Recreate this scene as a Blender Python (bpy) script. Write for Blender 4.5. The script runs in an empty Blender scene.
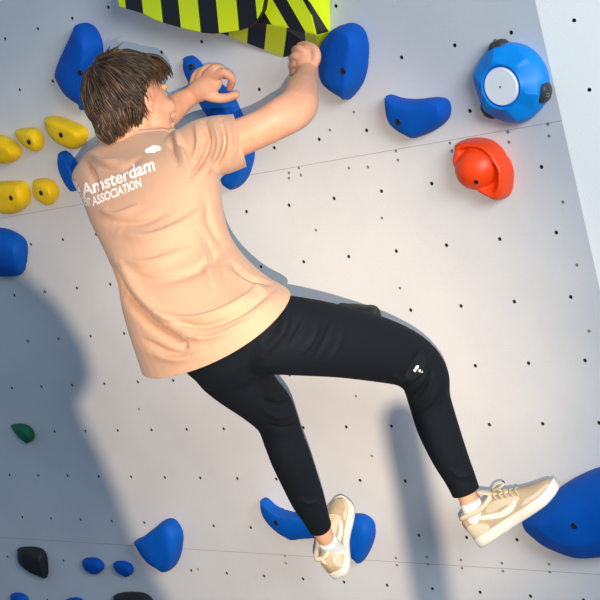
import bpy, bmesh, math, random
import numpy as np
from mathutils import Matrix, Vector
from mathutils.bvhtree import BVHTree

random.seed(7)
rng = np.random.default_rng(7)
C = bpy.context.scene.collection

# ------------------------------------------------------------------ frames
# Wall frame: u along the wall, v up the wall, w straight out of it (metres). The wall overhangs by 20 degrees.
RC = np.array([[0.7446066849470165, -0.24721550801187453, -0.6200365935415789],
               [-0.06927459974064344, -0.9524930396748372, 0.2965772061399245],
               [-0.6638990243726738, -0.1778805834525523, -0.7263584400745904]])
G = 0.16                                             # spacing of the bolt holes
TC = np.array([3.037268681313943, 1.999478736954939, 23.62680819576938]) * G
FPX = 1473.05
CAMPOS = -RC.T @ TC
TH = math.radians(20)
Z0 = 1.6
MW = Matrix(((1, 0, 0, 0),
             (0, -math.sin(TH), -math.cos(TH), 0),
             (0, math.cos(TH), -math.sin(TH), Z0),
             (0, 0, 0, 1)))


def W(px, py, w):
    """point at distance w from the wall on the sight line through (px, py)"""
    d = RC.T @ np.array([(px - 300) / FPX, (py - 300) / FPX, 1.0])
    s = (w - CAMPOS[2]) / d[2]
    return CAMPOS + s * d


def scale_at(X):
    return FPX / (RC @ np.asarray(X) + TC)[2]


def pix(V):
    X = np.asarray(V) @ RC.T + TC
    return 300 + FPX * X[:, 0] / X[:, 2], 300 + FPX * X[:, 1] / X[:, 2]


def unit(v):
    v = np.asarray(v, float)
    return v / max(np.linalg.norm(v), 1e-12)


UU, VV, WW = np.eye(3)

# ------------------------------------------------------------------ materials
def lin(c):
    return tuple(((x / 255) / 12.92 if x / 255 <= .04045 else ((x / 255 + .055) / 1.055) ** 2.4) for x in c) + (1,)


def mat(name, rgb, rough=.6, noise=0.0, nscale=20, bump=0.0, bscale=200, spec=.4, sss=0.0, rgb2=None, sheen=0.0, detail=4):
    m = bpy.data.materials.new(name); m.use_nodes = True
    nt = m.node_tree; N = nt.nodes; L = nt.links
    b = N['Principled BSDF']
    b.inputs['Roughness'].default_value = rough
    b.inputs['Specular IOR Level'].default_value = spec
    b.inputs['Base Color'].default_value = lin(rgb)
    tc = N.new('ShaderNodeTexCoord')
    if noise > 0:
        n = N.new('ShaderNodeTexNoise'); n.inputs['Scale'].default_value = nscale; n.inputs['Detail'].default_value = detail
        L.new(tc.outputs['Object'], n.inputs['Vector'])
        mx = N.new('ShaderNodeMix'); mx.data_type = 'RGBA'
        c1 = lin(rgb); c2 = lin(rgb2) if rgb2 else tuple(x * (1 - noise) for x in c1[:3]) + (1,)
        mx.inputs[6].default_value = c1; mx.inputs[7].default_value = c2
        rp = N.new('ShaderNodeValToRGB'); rp.color_ramp.elements[0].position = .38; rp.color_ramp.elements[1].position = .66
        L.new(n.outputs['Fac'], rp.inputs['Fac']); L.new(rp.outputs['Color'], mx.inputs[0])
        L.new(mx.outputs[2], b.inputs['Base Color'])
    if bump > 0:
        n2 = N.new('ShaderNodeTexNoise'); n2.inputs['Scale'].default_value = bscale; n2.inputs['Detail'].default_value = 3
        L.new(tc.outputs['Object'], n2.inputs['Vector'])
        bp = N.new('ShaderNodeBump'); bp.inputs['Strength'].default_value = bump; bp.inputs['Distance'].default_value = .003
        L.new(n2.outputs['Fac'], bp.inputs['Height']); L.new(bp.outputs['Normal'], b.inputs['Normal'])
    if sss > 0:
        b.inputs['Subsurface Weight'].default_value = sss
        b.inputs['Subsurface Radius'].default_value = (.02, .008, .004)
        b.inputs['Subsurface Scale'].default_value = .40
    if sheen > 0:
        b.inputs['Sheen Weight'].default_value = sheen
    return m


def stripe_mat(name, origin, t_dir, period_vec, phase):
    """black and yellow hazard stripes; stripes run along t_dir, one period spans period_vec"""
    m = bpy.data.materials.new(name); m.use_nodes = True
    nt = m.node_tree; N = nt.nodes; L = nt.links; b = N['Principled BSDF']
    t = unit(t_dir); p = np.asarray(period_vec, float); p = p - t * (p @ t)
    k = p / (p @ p)
    tc = N.new('ShaderNodeTexCoord')
    d = N.new('ShaderNodeVectorMath'); d.operation = 'DOT_PRODUCT'; d.inputs[1].default_value = tuple(k)
    L.new(tc.outputs['Object'], d.inputs[0])
    a = N.new('ShaderNodeMath'); a.operation = 'ADD'; a.inputs[1].default_value = phase
    L.new(d.outputs['Value'], a.inputs[0])
    f = N.new('ShaderNodeMath'); f.operation = 'FRACT'; L.new(a.outputs[0], f.inputs[0])
    g = N.new('ShaderNodeMath'); g.operation = 'GREATER_THAN'; g.inputs[1].default_value = .52; L.new(f.outputs[0], g.inputs[0])
    mx = N.new('ShaderNodeMix'); mx.data_type = 'RGBA'
    mx.inputs[6].default_value = lin((232, 250, 8)); mx.inputs[7].default_value = lin((26, 26, 27))
    L.new(g.outputs[0], mx.inputs[0]); L.new(mx.outputs[2], b.inputs['Base Color'])
    b.inputs['Roughness'].default_value = .40
    return m


M_WALL = mat('grey_wall_paint', (222, 223, 224), .62, noise=.07, nscale=3.2, bump=.25, bscale=260, rgb2=(214, 216, 218), detail=6)
M_WHITE = mat('white_wall_paint', (236, 235, 230), .6, bump=.2, bscale=260)
M_HOLE = mat('hole_dark', (48, 48, 50), .5)
M_TNUT = mat('tnut_metal', (120, 118, 112), .35)
M_SEAM = mat('seam_dark', (172, 170, 168), .8)
M_MAT = mat('mat_vinyl', (70, 84, 104), .5, bump=.1)
M_BLUE = mat('blue_resin', (0, 88, 190), .62, noise=.12, nscale=14, bump=.25, bscale=420, spec=.18)
M_CYAN = mat('cyan_resin', (0, 146, 240), .45, noise=.1, nscale=30, spec=.3)
M_RED = mat('red_resin', (246, 70, 10), .42, noise=.1, nscale=18, bump=.15, bscale=420, spec=.5)
M_YEL = mat('yellow_resin', (250, 208, 6), .5, noise=.14, nscale=25, bump=.3, bscale=420, spec=.35)
M_GREEN = mat('green_resin', (14, 112, 74), .6, noise=.3, nscale=40, bump=.3)
M_BLACK = mat('black_resin', (38, 36, 36), .6, noise=.3, nscale=40, bump=.3)
M_OLIVE = mat('olive_resin', (50, 58, 48), .6, noise=.3, nscale=40, bump=.3)
M_RUBBER = mat('dark_rubber', (62, 62, 68), .5)
M_DISC = mat('white_disc', (252, 253, 255), .3)
M_BOLT = mat('bolt_steel', (26, 30, 40), .45)
M_SKIN = mat('skin', (230, 174, 140), .5, noise=.06, nscale=16, rgb2=(220, 154, 120), bump=.06, bscale=300, spec=.35, sss=.25)
M_SHIRT = mat('tan_cotton', (200, 158, 130), .9, noise=.04, nscale=8, bump=.12, bscale=900, spec=.12, sheen=.15)
M_PANTS = mat('black_jersey', (13, 20, 28), .82, noise=.1, nscale=10, bump=.1, bscale=700, spec=.2, sheen=.0)
M_PRINT = mat('white_print', (250, 246, 240), .7, spec=.2)
M_HAIR = mat('brown_hair', (72, 54, 38), .5, noise=.5, nscale=60, rgb2=(48, 36, 26), spec=.4)
M_HAIR2 = mat('golden_hair', (116, 88, 56), .5, noise=.4, nscale=60, rgb2=(88, 64, 40), spec=.4)
M_EYE = mat('eye_white', (235, 232, 226), .3)
M_IRIS = mat('iris_brown', (60, 44, 34), .3)
M_LIP = mat('lip_skin', (206, 128, 112), .5)
M_SOLE = mat('white_rubber', (232, 226, 212), .55)
M_SUEDE = mat('beige_suede', (190, 168, 138), .85, noise=.1, nscale=60, spec=.15)
M_CREAM = mat('cream_leather', (212, 197, 170), .6, noise=.06, nscale=40)
M_LACE = mat('cream_lace', (196, 180, 148), .85)
M_SOCK = mat('white_sock', (240, 238, 234), .9, bump=.3, bscale=700, spec=.1)

# ------------------------------------------------------------------ object helpers
def mk(name, V, F, mats, parent=None, origin=None, smooth=True, fm=None, sharp=None):
    """verts in wall coordinates -> object placed by the wall matrix"""
    V = np.asarray(V, float)
    o0 = np.zeros(3) if origin is None else np.asarray(origin, float)
    base = o0
    if parent is not None:
        base = np.array(parent['_o']) if '_o' in parent else np.zeros(3)
        base = base + 0
    me = bpy.data.meshes.new(name)
    me.from_pydata((V - base).tolist(), [], [tuple(int(i) for i in f) for f in F])
    if not isinstance(mats, (list, tuple)):
        mats = [mats]
    for m in mats:
        me.materials.append(m)
    if fm is not None:
        for p, i in zip(me.polygons, fm):
            p.material_index = int(i)
    me.update()
    bm = bmesh.new(); bm.from_mesh(me)
    bmesh.ops.remove_doubles(bm, verts=bm.verts, dist=1e-6)
    bmesh.ops.recalc_face_normals(bm, faces=bm.faces)
    bm.to_mesh(me); bm.free()
    for p in me.polygons:
        p.use_smooth = smooth
    if smooth and sharp:
        me.set_sharp_from_angle(angle=math.radians(sharp))
    ob = bpy.data.objects.new(name, me); C.objects.link(ob)
    ob['_o'] = base.tolist()
    if parent is not None:
        ob.parent = parent
    else:
        ob.matrix_world = MW @ Matrix.Translation(Vector(base.tolist()))
    return ob


def tag(o, label=None, cat=None, group=None, kind=None):
    if label: o['label'] = label
    if cat: o['category'] = cat
    if group: o['group'] = group
    if kind: o['kind'] = kind
    return o


def catmull(P, n, closed=False):
    P = np.asarray(P, float); m = len(P); out = []
    segs = m if closed else m - 1
    for i in range(segs):
        if closed:
            a, b, c, d = P[(i - 1) % m], P[i], P[(i + 1) % m], P[(i + 2) % m]
        else:
            b, c = P[i], P[i + 1]
            a = P[i - 1] if i > 0 else 2 * b - c
            d = P[i + 2] if i + 2 < m else 2 * c - b
        for k in range(n):
            t = k / n
            out.append(.5 * (2 * b + (c - a) * t + (2 * a - 5 * b + 4 * c - d) * t * t + (3 * b - a - 3 * c + d) * t ** 3))
    if not closed:
        out.append(P[-1])
    return np.array(out)


class MB:
    def __init__(s): s.V = []; s.F = []; s.M = []; s.n = 0
    def add(s, V, F, m=0):
        V = np.asarray(V, float)
        s.V.append(V); s.F += [tuple(i + s.n for i in f) for f in F]; s.M += [m] * len(F); s.n += len(V)
    def arr(s): return np.concatenate(s.V), s.F
    def build(s, name, mats, parent=None, **k):
        V, F = s.arr(); return mk(name, V, F, mats, parent, fm=s.M, **k)


def loft(rings, cap=True):
    """rings: list of (n,3) arrays"""
    n = len(rings[0]); V = np.concatenate(rings); F = []
    for i in range(len(rings) - 1):
        for j in range(n):
            k = (j + 1) % n
            F.append((i * n + j, i * n + k, (i + 1) * n + k, (i + 1) * n + j))
    if cap:
        c0 = len(V); V = np.concatenate([V, [rings[0].mean(0)], [rings[-1].mean(0)]])
        m = len(rings) - 1
        for j in range(n):
            k = (j + 1) % n
            F.append((c0, k, j)); F.append((c0 + 1, m * n + j, m * n + k))
    return V, F


def ell_ring(c, A, B, n=32, e=2.0):
    a = np.arange(n) * 2 * math.pi / n
    ca, sa = np.cos(a), np.sin(a)
    if e != 2.0:
        ca = np.sign(ca) * abs(ca) ** (2 / e); sa = np.sign(sa) * abs(sa) ** (2 / e)
    return c + np.outer(ca, A) + np.outer(sa, B)


def tube3(P, Rr, n=16, sub=4, flat=None, caps=True):
    """round tapered tube through 3D points P with radii Rr; flat=(dir, factor) squashes it along dir"""
    P = np.asarray(P, float); Rr = np.asarray(Rr, float)
    Q = catmull(np.c_[P, Rr], sub)
    P, Rr = Q[:, :3], Q[:, 3]
    T = np.gradient(P, axis=0)
    rings = []
    ref = unit(np.cross(T[0], [0.3, .5, .8]))
    fr = []
    for i in range(len(P)):
        t = unit(T[i]); ref = unit(ref - t * (ref @ t)); fr.append((t, ref, np.cross(t, ref)))
    def ring(i, c, r):
        t, a, b = fr[i]
        rg = ell_ring(np.zeros(3), a * r, b * r, n)
        if flat is not None:
            d = unit(flat[0]); d = d - t * (d @ t)
            if np.linalg.norm(d) > .05:
                d = unit(d); rg = rg + np.outer(rg @ d, d) * (flat[1] - 1)
        return c + rg
    if caps:
        for k in (85, 60, 35, 15):
            a = math.radians(k); rings.append(ring(0, P[0] - fr[0][0] * Rr[0] * math.sin(a), Rr[0] * math.cos(a)))
    for i in range(len(P)):
        rings.append(ring(i, P[i], Rr[i]))
    if caps:
        for k in (15, 35, 60, 85):
            a = math.radians(k); rings.append(ring(-1, P[-1] + fr[-1][0] * Rr[-1] * math.sin(a), Rr[-1] * math.cos(a)))
    return loft(rings)


def limb(L, n=24, sub=5, k=1.0, flat=None):
    """L: list of (px, py, w, width in px)"""
    P = [W(a, b, w) for a, b, w, _ in L]
    return tube3(P, [k * l[3] / 2 / scale_at(p) for l, p in zip(L, P)], n, sub, flat)


def ellipsoid(c, A, B, Cc, n=20, m=14):
    rings = []
    for i in range(m + 1):
        t = -math.pi / 2 + math.pi * (i + .02 * (1 if i == 0 else -1 if i == m else 0) * 5) / m
        rings.append(ell_ring(np.asarray(c) + np.asarray(Cc) * math.sin(t), np.asarray(A) * math.cos(t), np.asarray(B) * math.cos(t), n))
    return loft(rings)


def remesh(V, F, voxel, smooth=4, fac=.5):
    """one continuous skin over a union of closed shapes; returns V, F"""
    me = bpy.data.meshes.new('tmp'); me.from_pydata(V.tolist(), [], [tuple(int(i) for i in f) for f in F]); me.update()
    bm = bmesh.new(); bm.from_mesh(me); bmesh.ops.recalc_face_normals(bm, faces=bm.faces); bm.to_mesh(me); bm.free()
    o = bpy.data.objects.new('tmp', me); C.objects.link(o)
    r = o.modifiers.new('r', 'REMESH'); r.mode = 'VOXEL'; r.voxel_size = voxel
    s = o.modifiers.new('s', 'SMOOTH'); s.factor = fac; s.iterations = smooth
    dg = bpy.context.evaluated_depsgraph_get()
    m2 = bpy.data.meshes.new_from_object(o.evaluated_get(dg))
    V2 = np.zeros(len(m2.vertices) * 3); m2.vertices.foreach_get('co', V2)
    F2 = [tuple(p.vertices) for p in m2.polygons]
    C.objects.unlink(o); bpy.data.objects.remove(o); bpy.data.meshes.remove(me); bpy.data.meshes.remove(m2)
    return V2.reshape(-1, 3), F2


def normals(V, F):
    N = np.zeros_like(V)
    q = np.array([f if len(f) == 4 else (f[0], f[1], f[2], f[2]) for f in F])
    fn = np.cross(V[q[:, 2]] - V[q[:, 0]], V[q[:, 3]] - V[q[:, 1]])
    tri = q[:, 2] == q[:, 3]
    if tri.any():
        fn[tri] = np.cross(V[q[tri, 1]] - V[q[tri, 0]], V[q[tri, 2]] - V[q[tri, 0]])
    for k in range(4):
        np.add.at(N, q[:, k], fn)
    return N / np.maximum(np.linalg.norm(N, axis=1)[:, None], 1e-12)


FK = 2.3


def fold(V, F, folds, wob=0.0):
    """push cloth in and out along crease lines (polyline, width, height); heights in metres, along the surface normal"""
    N = normals(V, F)
    view = V - CAMPOS; view /= np.linalg.norm(view, axis=1)[:, None]
    face = np.clip(-(N * view).sum(1) * 2.5 + .1, 0, 1)
    x, y = pix(V); D = np.zeros(len(V))
    for pts, wd, amp in folds:
        pts = catmull(np.array(pts, float), 6)
        best = np.full(len(V), 1e9); along = np.zeros(len(V)); side = np.zeros(len(V))
        n = len(pts) - 1
        for i in range(n):
            a, b = pts[i], pts[i + 1]; ab = b - a; L2 = ab @ ab
            t = np.clip(((x - a[0]) * ab[0] + (y - a[1]) * ab[1]) / L2, 0, 1)
            dx, dy = x - a[0] - t * ab[0], y - a[1] - t * ab[1]
            d = np.hypot(dx, dy); u = d < best
            best[u] = d[u]; along[u] = (i + t[u]) / n
            side[u] = np.sign(ab[0] * dy - ab[1] * dx)[u]
        taper = np.sin(np.clip(along, .04, .96) * math.pi) ** .6
        g = np.exp(-(best / wd) ** 2)
        s = np.where(side > 0, 1.0, .55)
        D += amp * FK * taper * np.exp(-(best / (wd * s)) ** 2)
    return V + N * (D * face)[:, None]


def cut(V, F, planes):
    """cut a skin open by planes (point, outward normal, radius)"""
    bm = bmesh.new()
    vs = [bm.verts.new(v) for v in V]
    for f in F:
        try: bm.faces.new([vs[i] for i in f])
        except ValueError: pass
    for p, n, rad in planes:
        p = Vector(p); n = Vector(n).normalized()
        geo = [f for f in bm.faces if (f.calc_center_median() - p).length < rad]
        ge = set(); gv = set()
        for f in geo: ge.update(f.edges); gv.update(f.verts)
        bmesh.ops.bisect_plane(bm, geom=geo + list(ge) + list(gv), plane_co=p, plane_no=n, dist=1e-6)
        dl = [f for f in bm.faces if (f.calc_center_median() - p).length < rad and (f.calc_center_median() - p).dot(n) > 0]
        bmesh.ops.delete(bm, geom=dl, context='FACES')
    # keep the largest connected piece
    bm.verts.ensure_lookup_table(); bm.faces.ensure_lookup_table()
    seen = set(); best = []
    for f in bm.faces:
        if f in seen: continue
        st = [f]; seen.add(f); comp = []
        while st:
            g = st.pop(); comp.append(g)
            for e in g.edges:
                for h in e.link_faces:
                    if h not in seen: seen.add(h); st.append(h)
        if len(comp) > len(best): best = comp
    keep = set(best)
    bmesh.ops.delete(bm, geom=[f for f in bm.faces if f not in keep], context='FACES')
    bmesh.ops.delete(bm, geom=[v for v in bm.verts if not v.link_faces], context='VERTS')
    bm.verts.index_update()
    V2 = np.array([v.co[:] for v in bm.verts]); F2 = [tuple(v.index for v in f.verts) for f in bm.faces]
    bm.free()
    return V2, F2


# ------------------------------------------------------------------ the wall
def edge_line():
    a, b = W(535, 0, 0), W(600, 290, 0)
    return a, b
EA, EB = edge_line()
EDIR = unit(EA - EB)                                # up the edge
def edge_u(v): return EB[0] + EDIR[0] / EDIR[1] * (v - EB[1])


HOLE_R = .0054
def hole_cell(mb, c, ax, ay, nrm, corners, r=HOLE_R):
    """one wall tile with a bolt hole through it (8 rim points, a short bore, a dark bottom)"""
    n = 8
    out = []
    cs = [np.asarray(k) for k in corners]
    for i in range(4):
        out.append(cs[i]); out.append((cs[i] + cs[(i + 1) % 4]) / 2)
    ang = [math.radians(225 + 45 * i) for i in range(8)]
    rim = [c + ax * r * math.cos(a) + ay * r * math.sin(a) for a in ang]
    rim2 = [c + ax * r * .86 * math.cos(a) + ay * r * .86 * math.sin(a) - nrm * .0015 for a in ang]
    bot = [p - nrm * .012 for p in rim2]
    mb.add(out + rim, [(i, (i + 1) % 8, 8 + (i + 1) % 8, 8 + i) for i in range(8)], 0)
    mb.add(rim + rim2, [(i, (i + 1) % 8, 8 + (i + 1) % 8, 8 + i) for i in range(8)], 2)
    mb.add(rim2 + bot, [(i, (i + 1) % 8, 8 + (i + 1) % 8, 8 + i) for i in range(8)], 1)
    mb.add(bot, [tuple(range(8))], 1)


def build_wall():
    mb = MB(); h = G / 2
    I0, I1, J0, J1 = -22, 1, -8, 11
    sv = [v * G for v in (4.62, -2.53)]              # the two horizontal panel joints
    for i in range(I0, I1 + 1):
        for j in range(J0, J1 + 1):
            c = np.array([i * G, j * G, 0.])
            hole_cell(mb, c, UU, VV, WW, [c + (-h, -h, 0), c + (h, -h, 0), c + (h, h, 0), c + (-h, h, 0)])
    for j in range(J0, J1 + 1):                      # last column runs out to the slanting edge
        v0, v1 = j * G - h, j * G + h
        c = np.array([2 * G, j * G, 0.])
        lo, up = edge_u(v0), edge_u(v1)
        if min(lo, up) > c[0] + .012:
            hole_cell(mb, c, UU, VV, WW, [(1.5 * G, v0, 0), (lo, v0, 0), (up, v1, 0), (1.5 * G, v1, 0)])
        else:
            mb.add([(1.5 * G, v0, 0), (lo, v0, 0), (up, v1, 0), (1.5 * G, v1, 0)], [(0, 1, 2, 3)])
    uL, uR0, vB, vT = I0 * G - h, 1.5 * G, J0 * G - h, J1 * G + h
    def quad(a, b, c, d): mb.add([a, b, c, d], [(0, 1, 2, 3)])
    far = -4.6; low = (0.02 - Z0) / math.cos(TH); top = 2.6
    quad((far, low, 0), (uL, low, 0), (uL, top, 0), (far, top, 0))
    quad((uL, low, 0), (edge_u(low), low, 0), (edge_u(vB), vB, 0), (uL, vB, 0))
    quad((uL, vT, 0), (edge_u(vT), vT, 0), (edge_u(top), top, 0), (uL, top, 0))
    # panel joints: fine dark grooves
    for s in sv:
        ur = edge_u(s)
        mb.add([(uL, s - .0008, .0003), (ur, s - .0008, .0003), (ur, s + .0008, .0003), (uL, s + .0008, .0003)], [(0, 1, 2, 3)], 3)
    # screws along the joints and the panel edges
    scr = [(289, 173), (289, 178), (299, 168), (301, 175), (349, 168), (368, 167), (396, 151), (398, 160), (450, 143), (452, 151),
           (508, 132), (509, 142), (548, 124), (549, 136), (589, 331), (563, 202), (577, 265), (372, 456), (356, 396), (382, 218), (316, 230),
           (400, 288), (396, 558), (397, 565), (427, 557), (428, 564), (461, 560), (462, 568), (502, 563), (503, 571), (549, 564), (550, 572),
           (285, 556), (286, 563), (198, 569), (340, 557), (354, 112), (23, 432), (139, 409), (65, 90), (205, 300), (330, 130)]
    for a, b in scr:
        c = W(a, b, 0); r = .0042
        ring = [c + UU * r * math.cos(k * math.pi / 4) + VV * r * math.sin(k * math.pi / 4) + WW * .0004 for k in range(8)]
        mb.add(ring, [tuple(range(8))], 4)
    m_scr = mat('screw_head', (128, 124, 118), .5)
    o = mb.build('wall_back', [M_WALL, M_HOLE, M_TNUT, M_SEAM, m_scr], smooth=False)
    tag(o, 'grey overhanging climbing wall with rows of bolt holes', 'wall', kind='structure')
    # white facet right of the slanting edge, turned away from the climber
    phi = math.radians(24)
    lat = unit(UU - EDIR * (UU @ EDIR))
    ax = unit(lat * math.cos(phi) - WW * math.sin(phi)); nr = unit(np.cross(ax, EDIR))
    mb = MB(); E0 = EB + EDIR * ((low - EB[1]) / EDIR[1]); Lg = (top - low) / EDIR[1]
    wid = 1.6
    cols, rows = 9, 20; gx = .166
    s0 = np.linalg.norm(W(585, 92, 0) - E0) % G
    def P(a, b): return E0 + ax * a + EDIR * b
    b0 = (np.array(W(585, 92, 0)) - E0) @ EDIR
    jb = int(b0 / G)
    off = b0 - jb * G
    for i in range(cols):
        for j in range(3, int(Lg / G) - 1):
            a, b = .075 + i * gx, off + j * G
            lo_a = a - gx / 2 if i else .0
            hole_cell(mb, P(a, b), ax, EDIR, nr, [P(lo_a, b - h), P(a + gx / 2, b - h), P(a + gx / 2, b + h), P(lo_a, b + h)], .005)
    bL, bH = off + 2.5 * G, off + (int(Lg / G) - 1.5) * G
    aR = .075 + (cols - .5) * gx
    mb.add([P(0, 0), P(aR, 0), P(aR, bL), P(0, bL)], [(0, 1, 2, 3)])
    mb.add([P(0, bH), P(aR, bH), P(aR, Lg), P(0, Lg)], [(0, 1, 2, 3)])
    o = mb.build('wall_right', [M_WHITE, M_HOLE, M_TNUT], smooth=False)
    tag(o, 'white wall facet beyond the slanting edge of the grey panel', 'wall', kind='structure')


build_wall()
# thick vinyl landing mat below the wall (world floor at z = 0)
me = bpy.data.meshes.new('floor')
me.from_pydata([(-6, -6, 0), (6, -6, 0), (6, 2, 0), (-6, 2, 0)], [], [(0, 1, 2, 3)]); me.materials.append(M_MAT)
fl = bpy.data.objects.new('floor', me); C.objects.link(fl); tag(fl, 'blue grey landing mat covering the floor', 'floor', kind='structure')

# ------------------------------------------------------------------ holds
SHIFT = np.array([-.62, .297]) / np.linalg.norm([-.62, .297])
GAP = .0008


def dome(outline, h, ridge, sub=5, prof=None, steep=.5, lift=0.0, tilt=None):
    """a bulging body on the wall: its seen outline, its height and the line its crest follows"""
    O = catmull(np.array(outline, float), sub, True)
    tang = np.roll(O, -1, 0) - np.roll(O, 1, 0)
    nrm = np.c_[tang[:, 1], -tang[:, 0]]
    ar = .5 * np.sum(O[:, 0] * np.roll(O[:, 1], -1) - np.roll(O[:, 0], -1) * O[:, 1])
    if ar < 0: nrm = -nrm
    nrm /= np.linalg.norm(nrm, axis=1)[:, None]
    k = np.clip((nrm @ SHIFT) * 1.4, 0, 1)
    base = np.array([W(x, y, steep * h * q) for (x, y), q in zip(O, k)]); base[:, 2] = 0
    rd = np.array([W(x, y, h) for x, y in ridge]); rd[:, 2] = 0
    # crest point for each outline point
    if len(rd) == 1:
        cr = np.repeat(rd, len(base), 0)
    else:
        S = np.concatenate([np.linspace(0, 1, 12)[:-1, None] * (rd[i + 1] - rd[i]) + rd[i] for i in range(len(rd) - 1)] + [rd[-1:]])
        cr = np.array([S[np.argmin(((S - b) ** 2).sum(1))] for b in base])
        for _ in range(6):
            cr = (np.roll(cr, 1, 0) + cr * 2 + np.roll(cr, -1, 0)) / 4
    prof = prof or [(1, 0), (1.0, .22), (.985, .42), (.945, .6), (.87, .74), (.72, .87), (.5, .95), (.25, .99), (0.04, 1)]
    rings = []
    for s, z in prof:
        r = cr + (base - cr) * s
        r[:, 2] = GAP + lift + h * z
        if tilt is not None:
            r[:, 2] = GAP + lift + h * z * (1 + (r[:, :2] - cr[:, :2].mean(0)) @ np.asarray(tilt) * (1 if z > 0 else 0))
        rings.append(r)
    V, F = loft(rings, True)
    return V, F


def surf_point(V, F, px, py):
    """where the sight line meets a mesh"""
    t = BVHTree.FromPolygons([Vector(v) for v in V], F)
    d = RC.T @ np.array([(px - 300) / FPX, (py - 300) / FPX, 1.0])
    hit, n, _, _ = t.ray_cast(Vector(CAMPOS), Vector(unit(d)))
    if hit is None: return None, None
    n = np.array(n)
    if n @ d > 0: n = -n
    return np.array(hit), n


def bolt(parent, V, F, px, py, r=.0085):
    p, n = surf_point(V, F, px, py)
    if p is None: return
    n = unit(n + WW * .6)
    a = unit(np.cross(n, UU + .1 * VV)); b = np.cross(n, a)
    rings = [ell_ring(p + n * z, a * q, b * q, 14) for q, z in ((r * 1.0, -.006), (r * 1.0, .0008), (r * .9, .0016), (r * .66, .0012), (r * .5, .0007))]
    v, f = loft(rings, True)
    o = mk('bolt', v, f, M_BOLT, parent, sharp=40)
    o['label'] = 'dark recessed hex bolt'


def hold(label, outline, h, ridge, m, bolts=(), group=None, cat='climbing hold', name='climbing_hold', **k):
    V, F = dome(outline, h, ridge, **k)
    V, F = remesh(V, F, min(.0045, h * .07), 5 if k.get('prof') else 12)
    V[:, 2] = np.maximum(V[:, 2], GAP)
    c = V.mean(0); c[2] = 0
    o = mk(name, V, F, m, origin=c, sharp=60)
    tag(o, label, cat, group)
    for a, b in bolts: bolt(o, V, F, a, b)
    return o, V, F


BL = 'blue holds on the grey wall'
YL = 'yellow holds at the upper left'
FACET = [(1, 0), (1.0, .3), (.97, .5), (.9, .62), (.62, .86), (.56, .9), (.3, .97), (.04, 1)]
hold('large blue hold half hidden behind the climber\'s hair', [(86, 22), (97, 27), (104, 42), (104, 60), (99, 80), (90, 106), (84, 108), (66, 97), (56, 82), (54, 73), (64, 50), (76, 29)],
     .075, [(82, 50), (78, 74), (82, 90)], M_BLUE, [(80, 73)], BL, prof=FACET)
hold('long blue hold under the climber\'s left hand, running behind his raised arm', [(187, 57), (195, 55), (203, 62), (213, 75), (226, 85), (234, 92), (240, 104), (250, 128), (256, 148), (255, 163), (248, 180), (236, 189), (226, 187), (222, 180),
      (232, 168), (231, 150), (222, 132), (210, 119), (200, 104), (190, 84), (184, 68)],
     .055, [(193, 66), (202, 84), (216, 104), (232, 126), (243, 150), (240, 170), (233, 180)], M_BLUE, [(191, 67)], BL)
hold('large blue hold just right of the climber\'s raised fist', [(327, 38), (338, 28), (353, 22), (364, 27), (370, 40), (370, 62), (366, 80), (357, 94), (347, 100), (332, 93), (320, 82), (317, 66), (319, 50)],
     .075, [(350, 42), (345, 66), (345, 84)], M_BLUE, [(343, 71)], BL, prof=FACET)
hold('blue saddle-shaped hold left of the cyan faceted hold', [(386.5, 98), (391, 93.5), (397, 94.5), (405, 97), (420, 98), (438, 96), (449, 98), (453, 106), (451, 118), (440, 128), (425, 135), (412, 138), (398, 132), (389, 122), (386, 106)],
     .06, [(396, 106), (412, 116), (440, 110)], M_BLUE, [(398, 122)], BL)
hold('blue hold partly hidden behind the climber\'s left shoulder', [(62, 152), (67, 150), (73, 154), (78, 162), (84, 172), (82, 186), (74, 192), (67, 186), (60, 172), (58, 160)],
     .05, [(68, 162), (72, 176)], M_BLUE, [], BL)
hold('blue hold cut by the left frame edge above the shadow', [(-14, 228), (2, 227), (14, 230), (25, 237), (29, 246), (28, 262), (24, 273), (12, 276), (-8, 275), (-20, 262), (-22, 240)],
     .06, [(-6, 250), (12, 253)], M_BLUE, [], BL, prof=FACET)
hold('blue fan-shaped hold near the bottom edge of the wall shadow', [(136.5, 545), (135, 541), (138, 537.5), (146, 535), (158, 526), (168, 518), (176, 518), (183, 527), (185, 538), (182, 556), (175, 567), (164, 571), (152, 566), (143, 556)],
     .06, [(146, 544), (164, 542), (168, 552)], M_BLUE, [], BL)
hold('small blue hold beside the black one, left of its small twin', [(83, 560), (88, 557), (97, 557), (104, 562), (105, 568), (99, 573), (90, 573), (84, 568)], .032, [(92, 565), (97, 566)], M_BLUE, [], BL)
hold('smallest blue hold, between its small twin and the fan-shaped hold', [(114, 563), (119, 560), (128, 561), (134, 566), (134, 572), (128, 576), (120, 574), (115, 569)], .03, [(122, 568), (127, 569)], M_BLUE, [], BL)
hold('small blue hold at the bottom frame edge below the black hold', [(11, 595), (16, 592), (24, 593), (29, 598), (28, 606), (20, 610), (12, 606)], .03, [(20, 601)], M_BLUE, [], BL)
hold('small blue hold barely showing at the bottom edge left of the black one', [(66, 600), (72, 597), (80, 597), (86, 602), (84, 610), (74, 613), (66, 608)], .03, [(76, 605)], M_BLUE, [], BL)
hold('wide blue crescent hold under the climber\'s left foot', [(263, 498), (269, 497), (278, 505), (290, 510), (305, 511), (320, 511), (338, 511), (354, 512), (366, 513), (375, 520), (377, 533), (373, 547), (365, 560), (356, 562), (345, 552), (330, 543), (318, 538), (303, 538), (290, 539), (277, 532), (266, 520), (261, 507)],
     .05, [(270, 510), (284, 522), (310, 524), (340, 528), (358, 536)], M_BLUE, [(276, 523)], BL)
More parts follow.
